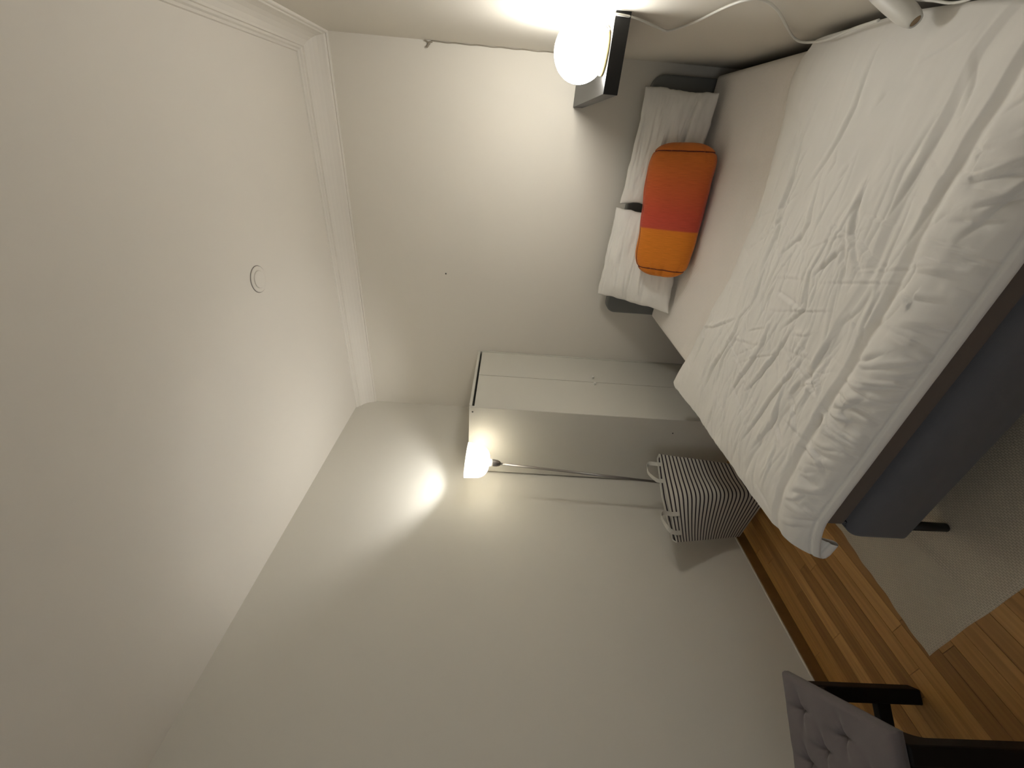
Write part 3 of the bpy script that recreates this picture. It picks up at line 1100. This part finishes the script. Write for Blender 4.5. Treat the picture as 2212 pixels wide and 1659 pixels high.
link('cord', pydata('cord', V, F), m_plastic, gl, smooth=True)
# slim inline switch hanging from a loop of the cord
loop = [(2.655, -0.985, SZ + 0.010), (2.664, -1.02, SZ + 0.012), (2.668, -1.035, SZ + 0.022), (2.680, -1.020, SZ + 0.040), (2.688, -0.985, SZ + 0.058)]
V, F = tube(relc(loop, gl), 0.0032, 8)
link('cord_loop', pydata('cord_loop', V, F), m_plastic, gl, smooth=True)
bm = box_bm(-0.011, 0.011, -0.030, 0.030, -0.008, 0.008, 0.006, 3)
bmesh.ops.rotate(bm, cent=(0, 0, 0), matrix=Matrix.Rotation(math.radians(-38), 3, 'X'), verts=bm.verts[:])
bmesh.ops.translate(bm, vec=Vector((2.683, -1.000, SZ + 0.045)) - Vector(gl.location), verts=bm.verts[:])
done('inline_switch', bm, m_plastic, gl, smooth=True)

# white inline socket at the right edge, lying on the duvet edge by the wall
es = thing('cord_socket', 'white plastic cord socket with a brown end lying on the duvet by the wall', 'socket', (2.66, -1.58, 0.668))
p0, p1 = Vector((2.700, -1.535, 0.735)), Vector((2.622, -1.655, 0.692))
ax = (p1 - p0).normalized()
rotm = ax.to_track_quat('Z', 'Y').to_matrix()
V, F = lathe([(0.0, -0.07), (0.018, -0.068), (0.024, -0.055), (0.026, -0.02), (0.027, 0.05), (0.026, 0.10), (0.022, 0.125), (0.017, 0.140), (0.015, 0.142), (0.013, 0.137), (0.0, 0.137)], 36)
V = [rotm @ Vector(v) + p0 + Vector((0, 0, 0)) - Vector(es.location) for v in V]
body = link('body', pydata('body', V, F), m_plastic, es, smooth=True)
V, F = lathe([(0.0, 0.1395), (0.008, 0.1395), (0.0128, 0.1385), (0.0128, 0.130)], 24)
V = [rotm @ Vector(v) + p0 - Vector(es.location) for v in V]
o = link('socket_face', pydata('socket_face', V, F), m_brown, es, smooth=True)
o['label'] = 'brown round socket face'
V, F = tube(relc([(2.690, -1.56, 0.715), (2.668, -1.66, 0.690), (2.650, -1.74, 0.672), (2.662, -1.86, 0.66), (2.69, -2.0, 0.58)], es), 0.0034, 8)
link('cord', pydata('cord', V, F), m_plastic, es, smooth=True)

# ================================================================== FLOOR LAMP
fl = thing('floor_lamp', 'lit floor lamp with a frosted bowl shade on a thin steel pole', 'floor lamp', (0.225, -1.135, 0.0))
tp = Vector((0.300, -1.067, 1.828))
pb = Vector((0.225, -1.135, 0.020))
axd = (tp - pb).normalized()
rotm = axd.to_track_quat('Z', 'Y').to_matrix()
V, F = lathe([(0.0, 0.0), (0.088, 0.0), (0.090, 0.004), (0.088, 0.014), (0.03, 0.022), (0.0, 0.022)], 40)
link('base', pydata('base', V, F), m_steel, fl, smooth=True)
V, F = bar_between(pb - fl.location, tp - axd * 0.06 - fl.location, 0.0085, 16)
link('pole', pydata('pole', V, F), m_steel, fl, smooth=True)


def onax(prof_, seg=48):
    V_, F_ = lathe(prof_, seg)
    return [rotm @ Vector(v) + tp - Vector(fl.location) for v in V_], F_


V, F = onax([(0.0, -0.082), (0.010, -0.080), (0.018, -0.072), (0.0245, -0.055), (0.0265, -0.035), (0.0265, 0.002), (0.0, 0.002)], 32)
link('socket', pydata('socket', V, F), m_steel, fl, smooth=True)
# bowl: thin frosted shell, open at the top
outer = []
for k in range(15):
    a = math.radians(90 * k / 14)
    outer.append((0.022 + 0.094 * math.sin(a) ** 0.9, 0.001 + 0.088 * (1 - math.cos(a))))
outer += [(0.1195, 0.112), (0.1225, 0.138), (0.1250, 0.163)]
V, F = onax(outer, 64)
sh = link('shade', pydata('shade', V, F), m_bowl, fl, smooth=True)
bz = 0.047
prof = [(0.0005, bz - 0.032)]
for k in range(1, 12):
    a = math.radians(-90 + 180 * k / 12)
    prof.append((0.028 * math.cos(a), bz + 0.030 * math.sin(a)))
prof.append((0.0005, bz + 0.030))
V, F = onax(prof, 24)
link('bulb', pydata('bulb', V, F), m_bulb, fl, smooth=True)

# ================================================================== LAUNDRY BAG
bag = thing('laundry_bag', 'white and dark striped fabric laundry bag on the floor beside the bed', 'laundry bag', (0.25, -1.3, 0.0))


def make_bag():
    # matching corner outlines: bottom and top (L, C, R along the front, then three back points)
    bot = [(0.040, -1.392, 0.085), (0.430, -1.345, 0.004), (0.435, -1.085, 0.004), (0.400, -1.130, 0.010), (0.360, -1.235, 0.010), (0.110, -1.350, 0.04)]
    top_ = [(0.218, -1.588, 0.636), (0.330, -1.322, 0.640), (0.425, -1.008, 0.622), (0.400, -1.035, 0.640), (0.300, -1.310, 0.662), (0.205, -1.560, 0.650)]
    NP_, NZ = 40, 96

    def ring(pts):
        out_ = []
        n_ = len(pts)
        for i in range(n_):
            a, b_ = Vector(pts[i]), Vector(pts[(i + 1) % n_])
            for k in range(NP_):
                out_.append(a.lerp(b_, k / NP_))
        return out_
    rb, rt = ring(bot), ring(top_)
    n_ = len(rb)
    # soften the corners a little
    def soft(r_, it):
        for _ in range(it):
            r_ = [(r_[i - 1] + r_[i] * 2 + r_[(i + 1) % n_]) / 4 for i in range(n_)]
        return r_
    rb, rt = soft(rb, 30), soft(rt, 6)
    V, F, UV = [], [], []
    for j in range(NZ + 1):
        t = j / NZ
        # the folded front corner keeps out until near the rim
        for i in range(n_):
            p = rb[i].lerp(rt[i], t)
            f = i / NP_
            cw = math.exp(-((f - 1.0) / 0.55) ** 2)
            bulge = 0.045 * cw * math.sin(math.pi * min(1, t * 1.02)) * (t ** 0.8)
            p = p + Vector((0.9, -0.35, 0)) * bulge
            # hollow in the right face and soft waves
            hw_ = math.exp(-((f - 1.55) / 0.22) ** 2)
            p = p - Vector((0.9, -0.2, 0)) * 0.020 * hw_ * math.sin(math.pi * t)
            wob = 0.007 * noise.noise(Vector((p.x * 7, p.y * 7, p.z * 5)))
            p = p + Vector((0.8, -0.4, 0.15)) * wob
            # cloth sags so the stripes dip on the right face
            hgt = t * 0.62 + 0.010 * hw_ * math.sin(math.pi * t)
            V.append(p - Vector(bag.location))
            UV.append((f / 6, hgt))
    for j in range(NZ):
        for i in range(n_):
            i2 = (i + 1) % n_
            F.append((j * n_ + i, j * n_ + i2, (j + 1) * n_ + i2, (j + 1) * n_ + i))
    F.append(tuple(range(n_))[::-1])
    me = pydata('body', V, F)
    uvl = me.uv_layers.new(name='UVMap')
    for lp in me.loops:
        uvl.data[lp.index].uv = UV[lp.vertex_index]
    link('body', me, m_bag, bag, smooth=True)
    # hem around the mouth: a plain light band edge
    rimp = [V[NZ * n_ + i] for i in range(0, n_, 5)]
    VV, FF = tube(rimp + [rimp[0]], 0.0032, 6)
    link('hem', pydata('hem', VV, FF), m_strap, bag, smooth=True)
    return V, n_, NZ, NP_


bV, bn, bNZ, bNP = make_bag()


def ribbon(name, pts, width_dir, wdt, thick=0.0025):
    P = [Vector(p) for p in pts]
    path = []
    for i in range(len(P) - 1):
        p0_ = P[i - 1] if i else P[i]
        p1_, p2_ = P[i], P[i + 1]
        p3_ = P[i + 2] if i + 2 < len(P) else P[i + 1]
        for k in range(6):
            t = k / 6
            path.append(0.5 * ((2 * p1_) + (p2_ - p0_) * t + (2 * p0_ - 5 * p1_ + 4 * p2_ - p3_) * t * t + (3 * p1_ - p0_ - 3 * p2_ + p3_) * t ** 3))
    path.append(P[-1])
    V, F = [], []
    for i, p in enumerate(path):
        d = (path[min(i + 1, len(path) - 1)] - path[max(i - 1, 0)]).normalized()
        wv_ = Vector(width_dir[0]).lerp(Vector(width_dir[1]), 0.62 * math.sin(math.pi * i / (len(path) - 1)) ** 2)
        wv_ = (wv_ - d * wv_.dot(d)).normalized()
        nn = d.cross(wv_)
        for (a, c) in ((-1, -1), (1, -1), (1, 1), (-1, 1)):
            V.append(p + wv_ * (a * wdt / 2) + nn * (c * thick / 2) - Vector(bag.location))
    n_ = len(path)
    for i in range(n_ - 1):
        for k in range(4):
            k2 = (k + 1) % 4
            F.append((i * 4 + k, i * 4 + k2, (i + 1) * 4 + k2, (i + 1) * 4 + k))
    F += [(3, 2, 1, 0), tuple((n_ - 1) * 4 + k for k in range(4))]
    return link(name, pydata(name, V, F), m_strap, bag)


dirt = Vector((0.365, 0.93, 0.0)).normalized()      # along the mouth


def on_front(f, j):
    return bV[int(j * bNZ) * bn + int(f * bNP)] + Vector(bag.location)


a1, a2 = on_front(0.20, 0.935) + Vector((0.005, -0.003, 0)), on_front(0.20, 1.0) + Vector((0.006, -0.003, 0))
b1_, b2_ = on_front(0.62, 0.925) + Vector((0.005, -0.003, 0)), on_front(0.62, 1.0) + Vector((0.006, -0.003, 0))
mid = (a2 + b2_) / 2
ribbon('handle', [a1, a2, a2 + Vector((0.012, 0.0, 0.042)) + dirt * 0.012, mid + Vector((0.024, 0, 0.080)) + dirt * 0.02, b2_ + Vector((0.012, 0, 0.055)) - dirt * 0.002, b2_, b1_], (dirt, Vector((0.9, -0.35, 0.25))), 0.027)
c1_ = Vector((0.345, -1.195, 0.640))
d1_ = Vector((0.385, -1.075, 0.635))
ribbon('handle', [c1_ - Vector((0, 0, 0.05)), c1_, c1_ + Vector((-0.004, 0.01, 0.035)), (c1_ + d1_) / 2 + Vector((-0.02, 0.015, 0.078)), d1_ + Vector((-0.012, 0.01, 0.070)), d1_ + Vector((0, 0, 0.01)), d1_ - Vector((0, 0, 0.05))], (dirt, Vector((0.9, -0.35, 0.25))), 0.027)

# ================================================================== RUG
def make_rug():
    NX, NY = 150, 130
    V, F = [], []
    for lay in (0, 1):
        for j in range(NY + 1):
            v = j / NY
            for i in range(NX + 1):
                u = i / NX
                y = -2.372 + v * (2.372 - 0.62)
                xl = 0.626 + (0.686 - 0.626) * (y + 2.372) / 0.561 if y < -1.5 else 0.626 + 0.107 * (y + 2.372) / 1.0
                xl = 0.626 + 0.100 * (y + 2.372)
                xl += 0.003 * math.sin(y * 23) + 0.002 * math.sin(y * 61)
                x = xl + u * (2.56 - xl)
                yy = y + 0.0035 * math.sin(x * 9 + 1) * (1 - v) + 0.001 * math.sin(x * 31) * (1 - v)
                edge = min(u * (2.56 - xl), (1 - u) * (2.56 - xl), v * 1.75, (1 - v) * 1.75)
                z = 0.006 * min(1.0, (edge / 0.008) ** 0.5) if lay == 0 else 0.0002
                if lay == 0:
                    # a soft ridge left from folding, and gentle unevenness
                    d = x - 0.955 - 0.02 * math.sin(y * 5)
                    env = max(0.0, min(1.0, (y + 2.33) / 0.12)) * max(0.0, min(1.0, (-1.7 - y) / 0.15))
                    z += env * (0.015 * math.exp(-((d + 0.02) / 0.026) ** 2))
                    z += 0.0012 * noise.noise(Vector((x * 6, y * 6, 0.4))) * min(1, edge / 0.05)
                V.append((x, yy, max(z, 0.0003)))
    n1 = (NX + 1) * (NY + 1)
    for j in range(NY):
        for i in range(NX):
            a = j * (NX + 1) + i
            q = (a, a + 1, a + NX + 2, a + NX + 1)
            F.append(q)
            F.append(tuple(n1 + k for k in q[::-1]))
    loop_ = [i for i in range(NX + 1)] + [j * (NX + 1) + NX for j in range(1, NY + 1)] + [NY * (NX + 1) + i for i in range(NX - 1, -1, -1)] + [j * (NX + 1) for j in range(NY - 1, 0, -1)]
    for k in range(len(loop_)):
        a, b_ = loop_[k], loop_[(k + 1) % len(loop_)]
        F.append((a, n1 + a, n1 + b_, b_))
    o = link('rug', pydata('rug', V, F), m_rug, smooth=True)
    tag(o, 'cream woven rug on the oak floor, partly under the bed', 'rug')


make_rug()

# ================================================================== CHAIR (cut by the frame)
ch = thing('upholstered_chair', 'grey button-tufted seat cushion on black square wooden legs at the frame edge', 'chair', (0.45, -2.78, 0.0))
dA = Vector((0.770, -0.638, 0))        # along the visible side, away from the wall
dB = Vector((-0.638, -0.770, 0))       # the other way, out of the frame
A0 = Vector((0.462, -2.373, 0))
LA, LB = 0.487, 0.50
ZT = 0.548


def chair_box(name, a0, a1, b0, b1, z0, z1, m, bevel=0.003, parent=ch, seg=2):
    bm_ = box_bm(a0, a1, b0, b1, z0, z1, bevel, seg)
    for v in bm_.verts:
        v.co = A0 + dA * v.co.x + dB * v.co.y + Vector((0, 0, v.co.z)) - Vector(ch.location)
    bmesh.ops.recalc_face_normals(bm_, faces=bm_.faces[:])
    return done(name, bm_, m, parent)


LW = 0.055
i1, i2 = -0.012, LA - 0.024 - 0.012
legs = [(0.0, 0.031), (0.440, 0.031), (0.0, LB - 0.085), (0.440, LB - 0.085)]
for (a, b_) in legs:
    chair_box('leg', a, a + LW, b_, b_ + LW, 0.0, 0.507, m_blackwood, 0.006)
# aprons under the seat and low stretchers
def curved_apron(b0, b1):
    # rail with rounded lower corners where it meets the legs
    prof_ = [(LW, 0.507), (LW, 0.385)]
    for k in range(7):
        t_ = math.radians(15 * k)
        prof_.append((LW + 0.05 - 0.05 * math.cos(t_), 0.385 + 0.05 * math.sin(t_)))
    for k in range(7):
        t_ = math.radians(90 - 15 * k)
        prof_.append((0.440 - 0.05 + 0.05 * math.cos(t_), 0.385 + 0.05 * math.sin(t_)))
    prof_ += [(0.440, 0.507)]
    V_, F_ = [], []
    for b_ in (b0, b1):
        for a_, z_ in prof_:
            V_.append(A0 + dA * a_ + dB * b_ + Vector((0, 0, z_)) - Vector(ch.location))
    n_ = len(prof_)
    for k in range(n_):
        k2 = (k + 1) % n_
        F_.append((k, k2, n_ + k2, n_ + k))
    F_ += [tuple(range(n_))[::-1], tuple(n_ + k for k in range(n_))]
    return link('apron', pydata('apron', V_, F_), m_blackwood, ch)


curved_apron(0.034, 0.058)
curved_apron(LB - 0.058, LB - 0.034)
chair_box('apron', 0.008, 0.035, 0.086, LB - 0.085, 0.425, 0.507, m_blackwood)
chair_box('apron', 0.462, 0.489, 0.086, LB - 0.085, 0.425, 0.507, m_blackwood)
chair_box('stretcher', 0.012, 0.042, 0.086, LB - 0.085, 0.128, 0.182, m_blackwood)
chair_box('stretcher', 0.455, 0.485, 0.086, LB - 0.085, 0.120, 0.176, m_blackwood)
# seat cushion with sunk buttons and pulls
NXc, NYc = 120, 120
TUF = [(0.089, 0.101), (0.288, 0.102), (0.191, 0.184), (0.390, 0.184), (0.095, 0.263), (0.290, 0.265), (0.191, 0.347), (0.390, 0.347), (0.092, 0.428), (0.288, 0.428)]
V, F = [], []
zb = 0.5085
rows = []
for j in range(NYc + 1):
    for i in range(NXc + 1):
        a, b_ = LA * i / NXc, LB * j / NYc
        e_ = min(a, LA - a, b_, LB - b_)
        z = ZT
        rd = 0.022
        if e_ < rd:
            z -= rd - math.sqrt(max(0, rd * rd - (rd - e_) ** 2))
        z += 0.010 * math.sin(math.pi * a / LA) * math.sin(math.pi * b_ / LB)
        for (ta, tb) in TUF:
            r = math.hypot(a - ta, b_ - tb)
            th_ = math.atan2(b_ - tb, a - ta)
            star = 0.5 + 0.5 * math.cos(4 * th_ + 0.6)
            z -= 0.022 * math.exp(-(r / 0.017) ** 2) + 0.017 * math.exp(-(r / 0.055) ** 2) * (0.25 + 0.75 * star ** 3)
        z += 0.0025 * noise.noise(Vector((a * 12, b_ * 12, 0)))
        V.append(A0 + dA * a + dB * b_ + Vector((0, 0, z)) - Vector(ch.location))
n1 = len(V)
for j in range(NYc):
    for i in range(NXc):
        q = j * (NXc + 1) + i
        F.append((q, q + NXc + 1, q + NXc + 2, q + 1))
loop_ = [i for i in range(NXc + 1)] + [j * (NXc + 1) + NXc for j in range(1, NYc + 1)] + [NYc * (NXc + 1) + i for i in range(NXc - 1, -1, -1)] + [j * (NXc + 1) for j in range(NYc - 1, 0, -1)]
for k, q in enumerate(loop_):
    p = V[q]
    V.append(Vector((p.x, p.y, zb)))
for k in range(len(loop_)):
    k2 = (k + 1) % len(loop_)
    F.append((loop_[k], loop_[k2], n1 + k2, n1 + k))
F.append(tuple(n1 + k for k in range(len(loop_))))
me = pydata('seat_cushion', V, F)
bm = bmesh.new()
bm.from_mesh(me)
bmesh.ops.recalc_face_normals(bm, faces=bm.faces[:])
bm.to_mesh(me)
bm.free()
link('seat_cushion', me, m_seat, ch, smooth=True)
for (ta, tb) in TUF:
    zc = ZT - 0.026
    c = A0 + dA * ta + dB * tb + Vector((0, 0, zc)) - Vector(ch.location)
    Vb, Fb = lathe([(0.0, 0.0035), (0.005, 0.003), (0.0075, 0.0), (0.006, -0.004), (0.0, -0.004)], 12)
    link('button', pydata('button', [Vector(v) + c for v in Vb], Fb), m_seat, ch, smooth=True)

# ================================================================== CEILING COVER PLATE
cx_, cy_ = 1.518, -1.056
cp = thing('ceiling_cover', 'small round white cover plate on the ceiling', 'cover plate', (cx_, cy_, H))
V, F = lathe([(0.0, -0.010), (0.044, -0.010), (0.046, -0.008), (0.046, -0.004), (0.048, -0.004), (0.064, -0.006), (0.068, -0.004), (0.0685, 0.0)], 48)
link('plate', pydata('plate', V, F), m_ceil, cp)
V, F = lathe([(0.068, -0.0022), (0.0705, -0.0022), (0.0715, -0.0003), (0.068, -0.0003)], 48)  # grey ring paints in the shadow gap around the plate
o = link('shadow_gap_ring', pydata('shadow_gap_ring', V, F), mat('shadow_gap_grey', (0.22, 0.20, 0.18, 1), 0.8), cp)
o['label'] = 'thin grey ring painted as the shadow gap'
